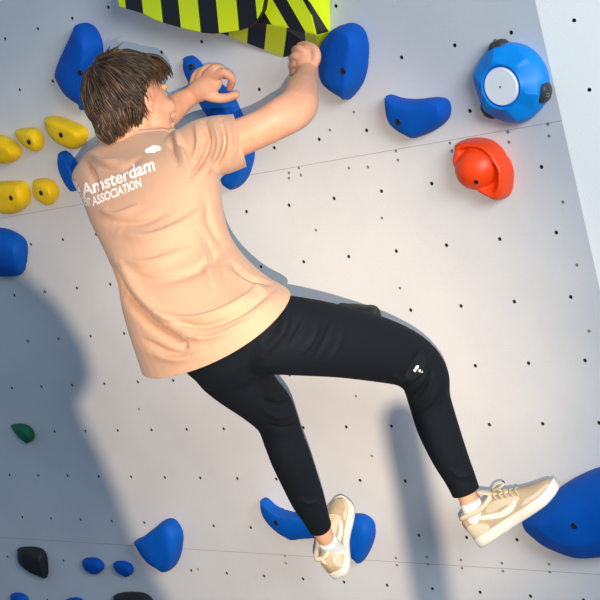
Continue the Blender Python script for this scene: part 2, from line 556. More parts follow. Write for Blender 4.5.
hold('biggest blue hold, under the toe of the climber\'s right shoe', [(521, 526), (534, 511), (552, 494), (574, 478), (600, 466), (630, 462), (650, 480), (655, 510), (640, 540), (618, 550), (596, 555), (572, 556), (548, 550), (533, 540)],
     .10, [(568, 520), (600, 508), (625, 505)], M_BLUE, [(574, 526)], BL, prof=FACET)

hold('yellow hold at the left frame edge beside a rounder one', [(-12, 136), (2, 134), (14, 139), (22, 147), (22, 156), (14, 162), (0, 163), (-14, 160), (-20, 148)], .055, [(-4, 148), (10, 150)], M_YEL, [], YL)
hold('small round yellow hold between two bigger yellow holds', [(16, 134), (20, 129), (28, 127), (38, 128), (44, 134), (45, 145), (40, 151), (31, 150), (22, 144)], .045, [(28, 138), (34, 141)], M_YEL, [(29, 142)], YL)
hold('yellow hold nearest the climber\'s nape, rightmost of the yellow ones', [(46, 118), (50, 115), (62, 116), (76, 121), (86, 126), (90, 134), (86, 144), (76, 149), (64, 147), (54, 140), (47, 130)], .055, [(58, 128), (74, 134)], M_YEL, [(61, 135)], YL)
hold('broad yellow hold in the lower pair, at the frame edge', [(-14, 184), (0, 181), (14, 180), (26, 181), (32, 190), (31, 203), (22, 211), (8, 214), (-8, 210), (-18, 198)], .055, [(0, 194), (16, 196)], M_YEL, [(11, 198)], YL)
hold('round yellow hold in the lower pair, nearer the climber', [(34, 183), (40, 178), (50, 178), (58, 184), (60, 194), (55, 203), (46, 205), (37, 200), (33, 192)], .045, [(44, 190), (49, 193)], M_YEL, [(41, 193)], YL)
hold('small dark green hold inside the big wall shadow', [(11, 425), (18, 423), (27, 424), (34, 430), (35, 438), (28, 443), (21, 440), (15, 433)], .035, [(22, 431), (27, 434)], M_GREEN, [], prof=FACET)
hold('black blocky hold inside the wall shadow', [(18, 549), (26, 546), (40, 547), (47, 553), (49, 566), (48, 577), (40, 577), (28, 572), (18, 562)], .04, [(28, 558), (38, 562)], M_BLACK, [], prof=FACET)
hold('black hold cut by the bottom frame edge', [(113, 598), (118, 593), (130, 591), (144, 592), (152, 597), (156, 606), (148, 616), (130, 618), (116, 612)], .04, [(130, 602), (140, 604)], M_BLACK, [], prof=FACET)
hold('dark olive hold peeking out above the climber\'s right thigh', [(338, 304), (350, 303), (366, 304), (376, 305), (381, 311), (381, 322), (372, 334), (352, 334), (340, 322)], .03, [(356, 316), (368, 318)], M_OLIVE, [])


def red_hold():
    def q(L): return [(440 + a / 6, 120 + b / 6) for a, b in L]
    ol = q([(90, 190), (112, 145), (165, 110), (240, 102), (318, 117), (375, 162), (408, 212), (438, 262), (448, 325), (440, 415), (408, 462), (335, 474), (262, 448), (200, 395), (130, 330), (85, 272), (80, 230)])
    V, F = dome(ol, .055, q([(235, 275)]), steep=.7, prof=[(1, 0), (1.0, .3), (.985, .62), (.94, .86), (.86, .99), (.77, .97), (.71, .82), (.66, .62), (.5, .5), (.04, .5)])
    lc = W(477, 168.5, .034)
    V2, F2 = ellipsoid(lc, UU * .055 + VV * .012, VV * .050 - UU * .010, WW * .046, 32, 24)
    V2[:, 2] = np.maximum(V2[:, 2], GAP)
    mb = MB(); mb.add(V, F); mb.add(V2, F2)
    A, B = mb.arr()
    A[:, 2] = np.maximum(A[:, 2], GAP)
    A2, B2 = remesh(A, B, .0022, 6)
    A2[:, 2] = np.maximum(A2[:, 2], GAP)
    c = A2.mean(0); c[2] = 0
    o = mk('climbing_hold', A2, B2, M_RED, origin=c)
    tag(o, 'orange-red rounded hold with a pocket, below the cyan one', 'climbing hold')
    bolt(o, A2, B2, 476, 182, .006); return o


red_hold()


def cyan_hold():
    cen = W(511, 83, .02); cen[2] = 0
    S = scale_at(cen)
    a0 = math.radians(96)                            # feet at 96, 216, 336 degrees
    N = 48
    def ringf(r, z, lob=0.0, cx=0, cy=0, sq=0):
        out = []
        for k in range(N):
            a = a0 + 2 * math.pi * k / N
            m = math.cos(6 * (a - a0))
            tri = 2 / math.pi * math.asin(m)
            rr = r * (1 + lob * tri)
            out.append(cen + UU * (cx + rr * math.cos(a)) + VV * (cy + rr * math.sin(a)) + WW * (GAP + z + sq * tri))
        return np.array(out)
    R0 = .094
    rings = [ringf(R0 * .97, 0), ringf(R0, .012, .015), ringf(R0 * .99, .028, .012), ringf(R0 * .9, .043, .03, sq=.003), ringf(R0 * .66, .060, .03, sq=.004),
             ringf(R0 * .56, .0655), ringf(R0 * .535, .0645), ringf(R0 * .50, .056), ringf(R0 * .3, .056)]
    V, F = loft(rings)
    o = mk('climbing_hold', V, F, M_CYAN, origin=cen, sharp=18)
    tag(o, 'bright cyan blue faceted round hold with a white centre disc', 'climbing hold')
    rd = R0 * .47
    rr = [ell_ring(cen + WW * (GAP + z), UU * q, VV * q, 40) for q, z in ((rd, .0565), (rd, .064), (rd * .96, .0665), (rd * .1, .067))]
    v, f = loft(rr); d = mk('centre_disc', v, f, M_DISC, o, sharp=50); d['label'] = 'flat white round disc'
    p = cen + WW * (GAP + .067)
    v, f = loft([ell_ring(p + WW * z, UU * q, VV * q, 12) for q, z in ((.0022, -.002), (.0022, .0008), (.001, .001))])
    mk('bolt', v, f, M_BOLT, d)
    for k in range(3):
        a = a0 + k * 2 * math.pi / 3
        rdv = UU * math.cos(a) + VV * math.sin(a); tn = -UU * math.sin(a) + VV * math.cos(a)
        c = cen + rdv * R0 * .93 + WW * .021
        rr = []
        for s in np.linspace(-1, 1, 13):
            q = math.sqrt(max(0, 1 - abs(s) ** 3)) + .02
            rr.append(ell_ring(c + tn * s * .027 - rdv * .004 * s * s, rdv * .017 * q, WW * .0195 * q, 14, 2.6))
        v, f = loft(rr); ft = mk('rubber_foot', v, f, M_RUBBER, o); ft['label'] = 'dark grey rubber foot'
        v, f = loft([ell_ring(c + rdv * .0145 + WW * .008 + unit(rdv + WW) * z, tn * q, np.cross(unit(rdv + WW), tn) * q, 12) for q, z in ((.0055, -.002), (.0055, .0032), (.003, .0034), (.0026, .001))])
        mk('screw', v, f, M_TNUT, ft)


cyan_hold()


def striped():
    # lower volume: front face, then faces sloping back to the wall
    FW = .07
    def p(x, y, w): return W(x, y, w) if w else W(x, y, 0) + WW * GAP
    C0, C1, C2 = p(146, 5, FW), p(284, 27, FW), p(317, 35, FW)
    T0, T1, T2 = p(150, -75, FW), p(262, -75, FW), p(290, -75, FW)
    L0, L1, L2, Rr = p(178, 8, 0), p(283, 58, 0), p(318, 51, 0), p(331, 31, 0)
    TR, TL = p(331, -85, 0), p(185, -88, 0)
    V = [C0, C1, C2, T0, T1, T2, L0, L1, L2, Rr, TR, TL]
    F = [(3, 4, 1, 0), (4, 5, 2, 1), (0, 1, 7, 6), (1, 2, 8, 7), (2, 9, 8), (5, 10, 9, 2), (3, 0, 6, 11), (3, 11, 10, 5, 4), (6, 7, 8, 9, 10, 11)]
    c = np.mean(V, 0); c[2] = 0
    def sm(name, pl, a, b, q0, q1, edge):
        """stripes in a plane given by three points: they run along a-b, one period is q0-q1, a yellow one begins at edge"""
        n = np.cross(pl[1] - pl[0], pl[2] - pl[0])
        def on(z):
            d = RC.T @ np.array([(z[0] - 300) / FPX, (z[1] - 300) / FPX, 1.0]); return CAMPOS + d * (((pl[0] - CAMPOS) @ n) / (d @ n))
        A, B, Q0, Q1, E = (on(z) for z in (a, b, q0, q1, edge))
        t = unit(B - A); pv = Q1 - Q0; pv = pv - t * (pv @ t); k = pv / (pv @ pv)
        return stripe_mat(name, c, t, pv, float(-(E - c) @ k))
    m1 = sm('stripes_upper', (T0, C1, C2), (272, 0), (287, 26), (272, 0), (302, 0), (287, 0))
    m2 = sm('stripes_lower', (C0, C1, L1), (284, 27), (280.5, 56), (228, 40), (264, 51), (264, 51))
    m3 = sm('stripes_edge', (C2, Rr, TR), (301, 0), (312, 30), (287, 0), (318, 2), (287, 0))
    o = mk('climbing_volume', V, F, [m1, m2, m3], origin=c, smooth=False, fm=[0, 0, 1, 1, 1, 2, 1, 0, 0])
    # crisp but not razor edges
    b = o.modifiers.new('bevel', 'BEVEL'); b.width = .004; b.segments = 2
    tag(o, 'black and yellow striped volume under the climber\'s right fist', 'climbing volume', 'hazard striped volumes')
    # the thinner striped plate lying over it on the left
    w0, w1 = FW + .0015, FW + .022
    ol = [(117, -75), (117, -2), (119, 7), (130, 10), (143, 14), (154, 20), (166, 24), (184, 29), (202, 33), (212, 34), (224, 33), (238, 31), (249, 27), (257, 20), (262, 11), (264, 0), (262, -75)]
    fr = np.array([W(x, y, w1) for x, y in ol]); bk = fr.copy(); bk[:, 2] = w0
    cen = fr.mean(0)
    ins = fr + (cen - fr) * .0; 
    n = len(ol)
    V = np.concatenate([fr, bk]); F = [tuple(range(n)), tuple(range(2 * n - 1, n - 1, -1))] + [(i, n + i, n + (i + 1) % n, (i + 1) % n) for i in range(n)]
    c = cen.copy(); c[2] = 0
    m4 = sm('stripes_plate', fr[[0, 5, 10]], (178, 0), (181, 29), (181, 28), (219, 32), (181, 28))
    o2 = mk('climbing_volume', V, F, [m4, M_BLACK], origin=c, smooth=False, fm=[0, 0] + [1] * n)
    b = o2.modifiers.new('bevel', 'BEVEL'); b.width = .003; b.segments = 2
    tag(o2, 'black and yellow striped volume with a rounded corner, above the climber\'s hair', 'climbing volume', 'hazard striped volumes')


striped()
# ------------------------------------------------------------------ the climber
def fit_ring(Lp, Rp, w, depth, tilt=0.0, n=40, e=2.2, axis=None):
    """elliptic cross-section whose seen edges fall on two pixels; depth = half thickness front to back"""
    mid = ((Lp[0] + Rp[0]) / 2, (Lp[1] + Rp[1]) / 2)
    c = W(*mid, w); s = np.linalg.norm(W(*Rp, w) - W(*Lp, w)) / 2
    sc_ = scale_at(c)
    half = math.hypot(Rp[0] - Lp[0], Rp[1] - Lp[1]) / 2 / sc_
    # image direction of the ring, in wall coordinates
    e2 = np.array([Rp[0] - Lp[0], Rp[1] - Lp[1]], float); e2 /= np.linalg.norm(e2)
    ed = RC.T @ np.array([e2[0], e2[1], 0])
    l = unit(W(*Rp, w) - W(*Lp, w)); d = WW
    q = half ** 2 - (depth * (d @ ed)) ** 2
    a = math.sqrt(max(q, (.5 * half) ** 2)) / abs(l @ ed)
    return ell_ring(c, l * a, d * depth, n, e), c, l, d


AX = unit(W(118, 135, .52) - W(240, 335, .68))                 # pelvis to nape
SH = [((160, 440), (318, 352), .70, .140), ((150, 405), (304, 322), .695, .142), ((140, 371), (290, 292), .685, .142), ((133, 345), (264, 275), .675, .142), ((124, 312), (243, 256), .66, .136),
      ((118, 280), (229, 236), .64, .130), ((105, 250), (223, 214), .62, .126), ((90, 222), (220, 190), .595, .122),
      ((79, 198), (217, 166), .57, .114), ((67, 177), (208, 146), .545, .098), ((76, 162), (188, 133), .52, .080), ((86, 151), (172, 127), .51, .074), ((99, 143), (160, 122), .508, .064), ((104, 128), (156, 110), .505, .060)]


def torso(k=1.0, top=None):
    rings = []
    for Lp, Rp, w, b in SH[:top]:
        rg, c, l, d = fit_ring(Lp, Rp, w, b, axis=AX, tilt=.12)
        rings.append(c + (rg - c) * k)
    P = np.stack(rings)                                        # smooth along the trunk
    n = P.shape[1]; out = []
    fl = P.reshape(len(P), -1); fl = catmull(fl, 3)
    return [f.reshape(n, 3) for f in fl]


def leg_right(k=1.0):
    return limb([(252, 338, .67, 74), (277, 335, .65, 80), (305, 337, .58, 78), (342, 342, .475, 72), (380, 350, .365, 65), (408, 360, .285, 56), (424, 376, .255, 50),
                 (429, 398, .24, 43), (437, 425, .23, 42), (449, 455, .22, 37), (460, 478, .213, 31), (468, 497, .21, 28), (472, 508, .207, 26)], 28, 4, k)


def leg_left(k=1.0):
    return limb([(232, 345, .68, 88), (229, 360, .67, 80), (238, 376, .64, 66), (255, 394, .57, 54), (270, 409, .51, 48), (278, 423, .48, 42), (284, 440, .46, 41), (291, 458, .435, 41), (299, 478, .405, 38),
                 (308, 500, .37, 34), (317, 520, .335, 26), (322, 532, .32, 23)], 28, 4, k)


def pelvis(k=1.0):
    rings = []
    for Lp, Rp, w, b in [((158, 340), (250, 296), .68, .09), ((168, 352), (272, 300), .68, .115), ((178, 362), (284, 304), .68, .13), ((190, 374), (290, 318), .675, .135), ((206, 388), (290, 342), .665, .115), ((224, 394), (284, 362), .655, .085)]:
        rg, c, l, d = fit_ring(Lp, Rp, w, b, axis=AX, tilt=.12)
        rings.append(c + (rg - c) * k)
    return rings


ARM_R = [(192, 152, .53, 40), (213, 147, .50, 42), (238, 138, .46, 38), (262, 128, .42, 37), (282, 117, .375, 40), (296, 108, .33, 41), (300, 98, .28, 38), (302, 89, .23, 33), (305, 81, .18, 26), (307, 73, .14, 22)]
ARM_L = [(110, 166, .48, 36), (124, 154, .43, 34), (140, 140, .36, 32), (157, 125, .28, 29), (172, 110, .205, 27), (183, 101, .16, 22), (192, 96, .135, 19)]

HC = W(132.5, 106, .495); HS = .96                                           # centre of the skull
HF = unit(-WW + .07 * UU - .14 * VV)                            # where the face points
HU = unit(VV + .20 * UU * -1 + .06 * WW); HU = unit(HU - HF * (HU @ HF))
HR = np.cross(HF, HU)
def hp(x, y, z): return HC + (HR * x + HF * y + HU * z) * HS
def hell(c, r, n=24, m=16): return ellipsoid(hp(*c), HR * r[0] * HS, HF * r[1] * HS, HU * r[2] * HS, n, m)


def build_body():
    mb = MB()
    mb.add(*loft(torso(.86)[13:]))
    mb.add(*loft(pelvis(.76)))
    mb.add(*leg_right(.70)); mb.add(*leg_left(.70))
    mb.add(*limb(ARM_R)); mb.add(*limb(ARM_L))
    # head and neck
    mb.add(*hell((0, -.008, .028), (.077, .097, .088)))
    mb.add(*hell((0, .040, -.012), (.066, .060, .076)))
    mb.add(*hell((0, .030, -.058), (.056, .062, .052)))
    mb.add(*hell((0, .074, -.092), (.024, .022, .020)))
    mb.add(*hell((0, .101, -.022), (.013, .020, .024)))
    mb.add(*hell((0, .113, -.034), (.015, .012, .011)))
    mb.add(*hell((0, .084, .030), (.050, .018, .013)))
    mb.add(*hell((0, .094, -.062), (.026, .012, .006))); mb.add(*hell((0, .092, -.073), (.022, .012, .006)))
    for s in (-1, 1):
        mb.add(*hell((s * .050, .062, -.025), (.020, .026, .022)))
        # ear: helix, lobe, tragus
        h = [(.073, .004, .018), (.083, -.006, .032), (.090, -.022, .030), (.092, -.032, .012), (.088, -.030, -.010), (.080, -.016, -.026), (.076, -.004, -.030)]
        mb.add(*tube3([hp(s * (.076 + (x - .076) * .7), -.014 + (y + .014) * .72, -.018 + z * .72) for x, y, z in h], [.0045, .0044, .0045, .0045, .0045, .006, .0055], 10, 4))
        mb.add(*hell((s * .079, -.014, -.016), (.008, .012, .018)))
    mb.add(*tube3([hp(0, -.018, -.02), hp(0, -.030, -.075), W(126, 142, .50), W(134, 160, .50)], [.052, .048, .047, .050], 24, 4))
    # right hand: palm against the volume's edge, four fingers folded over it, thumb on top
    mb.add(*limb([(307, 76, .142, 22), (306.5, 68, .128, 23), (306, 60, .118, 23), (306, 54, .112, 19)], 18, 4, flat=(W(330, 60, .16) - W(290, 70, .18), .9)))
    RF = [[(305, 52, .126, 8.4), (299, 48.5, .130, 8.2), (295, 50, .114, 7.8), (297, 52, .098, 7)],
          [(303, 59, .132, 8.6), (296, 56.5, .136, 8.4), (292, 58, .120, 8), (294, 60, .104, 7)],
          [(302, 66, .134, 8.4), (295.5, 64.5, .138, 8), (291.5, 66.5, .122, 7.6), (294, 68, .106, 6.8)],
          [(302, 72.5, .134, 7.6), (296, 72, .136, 7.2), (292.5, 73.5, .122, 6.8), (294, 75, .108, 6.2)],
          [(313, 66, .126, 10.5), (316.5, 57, .116, 10), (314, 49, .106, 9.4), (306, 45, .098, 8.4), (300, 45.5, .092, 7.4)]]
    for L in RF: mb.add(*limb(L, 12, 4))
    # left hand: back of the hand over the hold, knuckles up, thumb below
    mb.add(*limb([(190, 97, .138, 18), (197, 92, .132, 22), (206, 87, .124, 25), (212, 82, .118, 22)], 18, 4, flat=(WW, .75)))
    LF = [[(214, 77, .122, 10), (224, 72.5, .118, 9.4), (232, 79, .102, 8.6), (230, 88, .084, 7.4)],
          [(207, 75, .124, 10), (214, 68.5, .122, 9.4), (222, 70, .102, 8.6), (225, 76, .082, 7.4)],
          [(199, 79, .124, 9.8), (204, 70.5, .116, 9.2), (211, 67.5, .096, 8.4), (215, 72, .078, 7.2)],
          [(194, 84, .122, 10), (196, 76, .110, 9.4), (202, 71, .092, 8.6), (206, 75, .078, 7.4)],
          [(203, 94, .130, 11.5), (214, 97.5, .124, 10.4), (225, 98, .108, 9.6), (236, 95, .090, 8)]]
    for L in LF: mb.add(*limb(L, 12, 4))
    # bare ankles down into the shoes
    mb.add(*limb([(465, 486, .213, 19), (470, 503, .209, 19), (474, 512, .207, 17)], 18, 4))
    mb.add(*limb([(316, 517, .338, 19), (322, 531, .32, 19), (327, 541, .303, 16)], 18, 4))
    V, F = mb.arr()
    V, F = remesh(V, F, .0026, 4)
    o = mk('person', V, F, M_SKIN, origin=W(243, 330, .67))
    tag(o, 'climber in tan T-shirt and black trousers hanging on the wall, back turned', 'person')
    for s in (-1, 1):
        e = mk('eye', *hell((s * .031, .078, .010), (.0125, .0125, .0125), 16, 10), M_EYE, o)
        e['label'] = 'white eyeball with brown iris'
        mk('iris', *hell((s * .031, .0882, .010), (.006, .003, .006), 14, 8), M_IRIS, e)
    return o


def build_hair(parent):
    mb = MB()
    whorl = unit(np.array([.015, -.55, .84]))
    def radius(d):
        x, y, z = d
        r = 1 / math.sqrt((x / .077) ** 2 + (y / .099) ** 2 + ((z) / .090) ** 2)
        return r
    C0 = np.array([0, -.008, .028])
    def pt(d, lift): return hp(*(C0 + d * (radius(d) + lift)))
    def cover(d):
        """how far inside the hairline a direction lies (positive inside)"""
        x, y, z = d
        lo = -.92 + .0 * x                                     # nape
        back = np.clip((-y + .15) / .5, 0, 1)
        line = .56 if y > .75 else (.30 + (y - .15) * .55 if y > .15 else -.10 + (y + .15) * 1.35 if y > -.15 else -.10 - (abs(y + .15)) * 1.5)
        line = max(line, -.93)
        if abs(x) < .45 and y > 0: line = .55
        return z - line
    # under-cap so no scalp shows
    n, m = 72, 44; Vc = []; idx = {}; F = []
    for i in range(m + 1):
        z = -1 + 2 * i / m
        for j in range(n):
            a = 2 * math.pi * j / n
            zz = math.sin(z * math.pi / 2); q = math.sqrt(max(0, 1 - zz * zz))
            d = np.array([q * math.cos(a), q * math.sin(a), zz]); d = d / max(np.linalg.norm(d), 1e-9)
            c = cover(d)
            lift = np.clip(c * .06, -.012, .013) + .004 * max(0, d[2])
            Vc.append(pt(d, lift))
    for i in range(m):
        for j in range(n):
            F.append((i * n + j, i * n + (j + 1) % n, (i + 1) * n + (j + 1) % n, (i + 1) * n + j))
    mb.add(Vc, F, 0)
    cnt = 0
    while cnt < 2300:
        d = rng.normal(size=3); d /= np.linalg.norm(d)
        c = cover(d)
        if c < .02: continue
        cnt += 1
        t = d - whorl * (whorl @ d); t = t - d * (t @ d)
        # strands fall with gravity at the sides and back, sweep forward on top
        t = unit(t) + np.array([0, .55 if d[2] > .35 else .25, -.35 if d[2] < .5 else 0]) * .9
        t = unit(t - d * (t @ d))
        Ls = rng.uniform(.045, .085) * (1.0 if c > .35 else .55 + c)
        if abs(d[0]) > .55 and -.4 < d[1] < .5 and d[2] < .4: Ls *= .45
        seg = 6; P = []; Rr = []
        lift0 = rng.uniform(.008, .019) + .006 * max(0, d[2]); cur = d.copy(); noise = rng.normal(size=3) * .12
        wid = rng.uniform(.0014, .0030)
        for k in range(seg + 1):
            f = k / seg
            P.append(pt(cur, lift0 * (1 - .25 * f) + .006 * math.sin(f * math.pi) - .004 * f * f))
            Rr.append(wid * (1 - .86 * f ** 1.6) * (.55 + .45 * min(1, f * 4)))
            tt = unit((t + noise * (f + .3)) - cur * ((t + noise * (f + .3)) @ cur))
            cur = unit(cur + tt * (Ls / seg) / .095)
            t = unit(t - cur * (t @ cur)) * 1.0 + np.array([0, 0, -.06]); t = unit(t)
        mb.add(*tube3(P, Rr, 5, 2, flat=(pt(d, .1) - pt(d, 0), .5)), m=1 if rng.random() < .16 else 0)
    # nape: short locks lying down onto the neck
    for k in range(520):
        ph = rng.uniform(-1.30, 1.30); sf = math.sin(ph); cf = math.cos(ph)
        dn = .050 + .030 * max(0, cf) + rng.uniform(-.020, .010); sf += rng.uniform(-.05, .05)
        z0 = rng.uniform(-.045, .055)
        P = [hp(.082 * sf, -.008 - .106 * cf, z0), hp(.080 * sf, -.010 - .104 * cf, z0 - .35 * (z0 + dn)), hp(.070 * sf, -.012 - .092 * cf, z0 - .72 * (z0 + dn)), hp(.060 * sf, -.014 - .080 * cf, -dn)]
        mb.add(*tube3(P, [.0022, .0030, .0026, .0006], 5, 3), m=1 if rng.random() < .14 else 0)
    # fringe tuft over the forehead and a cowlick at the crown
    for k in range(70):
        x = rng.uniform(-.045, .062); a = rng.uniform(-.2, .2)
        P = [hp(x * .8, .045, .118 + rng.uniform(-.006, .006)), hp(x, .076, .104), hp(x * 1.05 + a * .03, .096, .078), hp(x * 1.1 + a * .05, .100, .050 + rng.uniform(-.008, .008))]
        mb.add(*tube3(P, [.004, .0045, .0038, .0008], 5, 4), m=1 if rng.random() < .3 else 0)
    for k in range(26):
        x = rng.uniform(-.03, .03); a = rng.uniform(-1, 1)
        P = [hp(x, -.05 + rng.uniform(-.02, .02), .112), hp(x * 1.3, -.045 + .01 * a, .132), hp(x * 1.7 + .006, -.030 + .02 * a, .143 + rng.uniform(-.006, .004))]
        mb.add(*tube3(P, [.0042, .0036, .0008], 5, 4), m=1 if rng.random() < .3 else 0)
    o = mb.build('hair', [M_HAIR, M_HAIR2], parent)
    o['label'] = 'tousled short brown hair with golden streaks'
    return o


def axis_of(L, i):
    a, b = W(*L[i][:3]), W(*L[i + 1][:3]); return unit(b - a)


def build_shirt(parent):
    mb = MB()
    mb.add(*loft(torso(1.0)))
    mb.add(*limb([(184, 152, .53, 46), (202, 147, .51, 56), (220, 145, .485, 60), (238, 141, .455, 55), (258, 135, .42, 52)], 28, 5))
    mb.add(*limb([(108, 168, .48, 42), (122, 156, .435, 40), (136, 144, .38, 39), (150, 132, .32, 39)], 28, 5))
    V, F = mb.arr()
    V, F = remesh(V, F, .0042, 9)
    folds = [
        ([(112, 268), (128, 296), (152, 322), (184, 344)], 4.5, -.020), ([(120, 262), (140, 292), (168, 318), (200, 336)], 7, .007),
        ([(160, 312), (190, 318), (225, 310), (262, 286)], 4, .006), ([(170, 322), (205, 326), (240, 312), (274, 288)], 3.5, -.006),
        ([(185, 336), (215, 336), (250, 320)], 3.5, .005), ([(232, 262), (248, 276), (272, 284)], 3, -.006), ([(226, 268), (244, 284), (268, 292)], 3.5, .005),
        ([(120, 232), (150, 236), (185, 222), (215, 198)], 7, .005), ([(110, 222), (140, 222), (170, 210)], 5, -.004),
        ([(118, 258), (150, 262), (185, 250)], 6, .004), ([(128, 274), (160, 280), (200, 268), (228, 246)], 6, -.004),
        ([(205, 122), (209, 140), (204, 160), (192, 176)], 3, -.010), ([(213, 120), (219, 142), (214, 160), (204, 176)], 3, .006), ([(222, 120), (226, 140), (222, 158), (212, 172)], 2.6, -.009),
        ([(196, 124), (199, 142), (194, 160)], 3, .005), ([(176, 128), (182, 150), (190, 172)], 4, .005), ([(168, 126), (172, 146), (178, 164)], 3, -.005),
        ([(232, 122), (236, 140), (234, 158)], 3, .004), ([(84, 160), (92, 172), (98, 190)], 4, -.006), ([(92, 154), (104, 162), (120, 160)], 4, .006), ([(96, 166), (118, 170), (140, 158)], 4, -.004),
        ([(205, 196), (210, 220), (222, 246)], 5, -.004), ([(196, 236), (206, 262), (214, 290)], 5, .004), ([(206, 236), (216, 258), (222, 280)], 3, -.004),
        ([(150, 352), (180, 358), (215, 350)], 5, .004), ([(146, 340), (168, 352), (190, 354)], 4, -.004), ([(100, 208), (116, 214), (138, 206)], 4, .004)]
    V = fold(V, F, folds)
    hA, hB, hN = W(139, 350, .67), W(289, 291, .62), W(214, 360, .815)
    hem_n = unit(np.cross(hB - hA, hN - hA)); hem_n = hem_n if hem_n @ AX < 0 else -hem_n
    slv = unit(W(256, 136, .425) - W(220, 145, .485)); slc = W(240, 141, .452)
    sl2 = unit(W(150, 132, .32) - W(122, 156, .435)); sl2c = W(142, 139, .352)
    nk = unit(unit(W(122, 110, .50) - W(130, 146, .505)) - .35 * WW)
    nkc = W(130, 136, .515)
    V, F = cut(V, F, [((hA + hB) / 2, hem_n, .6), (slc, slv, .12), (sl2c, sl2, .10), (nkc, nk, .14)])
    o = mk('t_shirt', V, F, M_SHIRT, parent)
    s = o.modifiers.new('thickness', 'SOLIDIFY'); s.thickness = .0028; s.offset = -1
    o['label'] = 'loose tan cotton T-shirt with white print on the back'
    cnt = {}
    for f in F:
        for i in range(len(f)):
            e = tuple(sorted((f[i], f[(i + 1) % len(f)]))); cnt[e] = cnt.get(e, 0) + 1
    rim = sorted({i for e, c in cnt.items() if c == 1 for i in e if abs((V[i] - nkc) @ nk) < 1e-4})
    P = V[rim]; c = P.mean(0); a = unit(np.cross(nk, UU)); b = np.cross(nk, a)
    ang = np.arctan2((P - c) @ b, (P - c) @ a); P = P[np.argsort(ang)][::3]
    P = np.concatenate([P, P[:2]])
    v, f = tube3(P - nk * .006, [.0085] * len(P), 8, 2, flat=(np.cross(nk, UU), 1.0), caps=False)
    v = V[0] * 0 + v
    mk('collar', v, f, M_SHIRT, o)['label'] = 'ribbed round collar band'
    return o, V, F


def build_print(shirt, V, F):
    """white lettering laid onto the back of the shirt"""
    tree = BVHTree.FromPolygons([Vector(v) for v in V], F)
    mb = MB()
    def text(body, size, off):
        cu = bpy.data.curves.new('t', 'FONT'); cu.body = body; cu.size = size; cu.offset = off; cu.resolution_u = 3
        ob = bpy.data.objects.new('t', cu); C.objects.link(ob)
        me = bpy.data.meshes.new_from_object(ob.evaluated_get(bpy.context.evaluated_depsgraph_get()))
        bm = bmesh.new(); bm.from_mesh(me); bmesh.ops.triangulate(bm, faces=bm.faces)
        bmesh.ops.subdivide_edges(bm, edges=[e for e in bm.edges if e.calc_length() > .12 * size], cuts=2, use_grid_fill=False)
        bmesh.ops.triangulate(bm, faces=bm.faces)
        v = np.array([x.co[:] for x in bm.verts]); bm.verts.index_update(); f = [tuple(q.index for q in p.verts) for p in bm.faces]
        bm.free(); C.objects.unlink(ob); bpy.data.objects.remove(ob); bpy.data.curves.remove(cu); bpy.data.meshes.remove(me)
        return v, f
    def lay(v, f, fn):
        out = []; ok = []
        for x, y, _ in v:
            px, py = fn(x, y)
            d = Vector(unit(RC.T @ np.array([(px - 300) / FPX, (py - 300) / FPX, 1.0])))
            h, n, _, _ = tree.ray_cast(Vector(CAMPOS), d)
            if h is None: out.append((0, 0, 0)); ok.append(False); continue
            n = np.array(n); n = n if n @ np.array(d) < 0 else -n
            out.append(np.array(h) + n * .0011); ok.append(True)
        f = [t for t in f if all(ok[i] for i in t)]
        used = sorted({i for t in f for i in t}); mp = {i: k for k, i in enumerate(used)}
        mb.add([out[i] for i in used], [tuple(mp[i] for i in t) for t in f])
    def done(name, lab):
        nonlocal mb
        o = mb.build(name, M_PRINT, shirt, smooth=False); o['label'] = lab; mb = MB()
    # line one: base line rises from the left shoulder blade towards the right shoulder
    v, f = text('We Amsterdam', 1, .026)
    x0, x1 = v[:, 0].min(), v[:, 0].max(); xa = v[:, 0].max() * .278
    def l1(x, y):
        t = (x - xa) / (x1 - xa)
        px = 83.5 + 72 * t if t > 0 else 83.5 + 28 * t
        py = 197 - 27 * t if t > 0 else 197 + 16 * t
        h = 17.5 + 1.5 * max(t, 0)
        return px - .30 * h * y * .6, py - h * y
    lay(v, f, l1)
    done('printed_lettering', 'large white word across the upper back')
    v, f = text('STUDENT ASSOCIATION', 1, .03); x1b = v[:, 0].max(); xb = x1b * .405
    def l2(x, y):
        t = (x - xb) / (x1b - xb)
        px = 92 + 50 * t if t > 0 else 92 + 22 * t
        py = 206.5 - 20 * t if t > 0 else 206.5 + 4 * t
        return px - 2.2 * y, py - 12.0 * y
    lay(v, f, l2)
    done('printed_lettering', 'smaller white line of capitals below the large word')
    # the leaf-like emblem above the last letters
    pts = [(145, 151), (147, 148.5), (150, 147.5), (152, 145.8), (156, 145.6), (160, 146.5), (161.6, 148.8), (160, 151), (157, 151.6), (155, 153.2), (150, 153.4), (147, 153.6), (145.5, 152.6)]
    pts = catmull(np.array(pts, float), 4, True); c = pts.mean(0)
    vv = [(a, b, 0) for a, b in pts] + [(c[0] + (a - c[0]) * .5, c[1] + (b - c[1]) * .5, 0) for a, b in pts] + [(c[0], c[1], 0)]
    n = len(pts); ff = []
    for i in range(n):
        j = (i + 1) % n; ff += [(i, j, n + j), (i, n + j, n + i), (n + i, n + j, 2 * n)]
    lay(vv, ff, lambda x, y: (x, y))
    done('printed_emblem', 'white leaf-like emblem above the last letters')


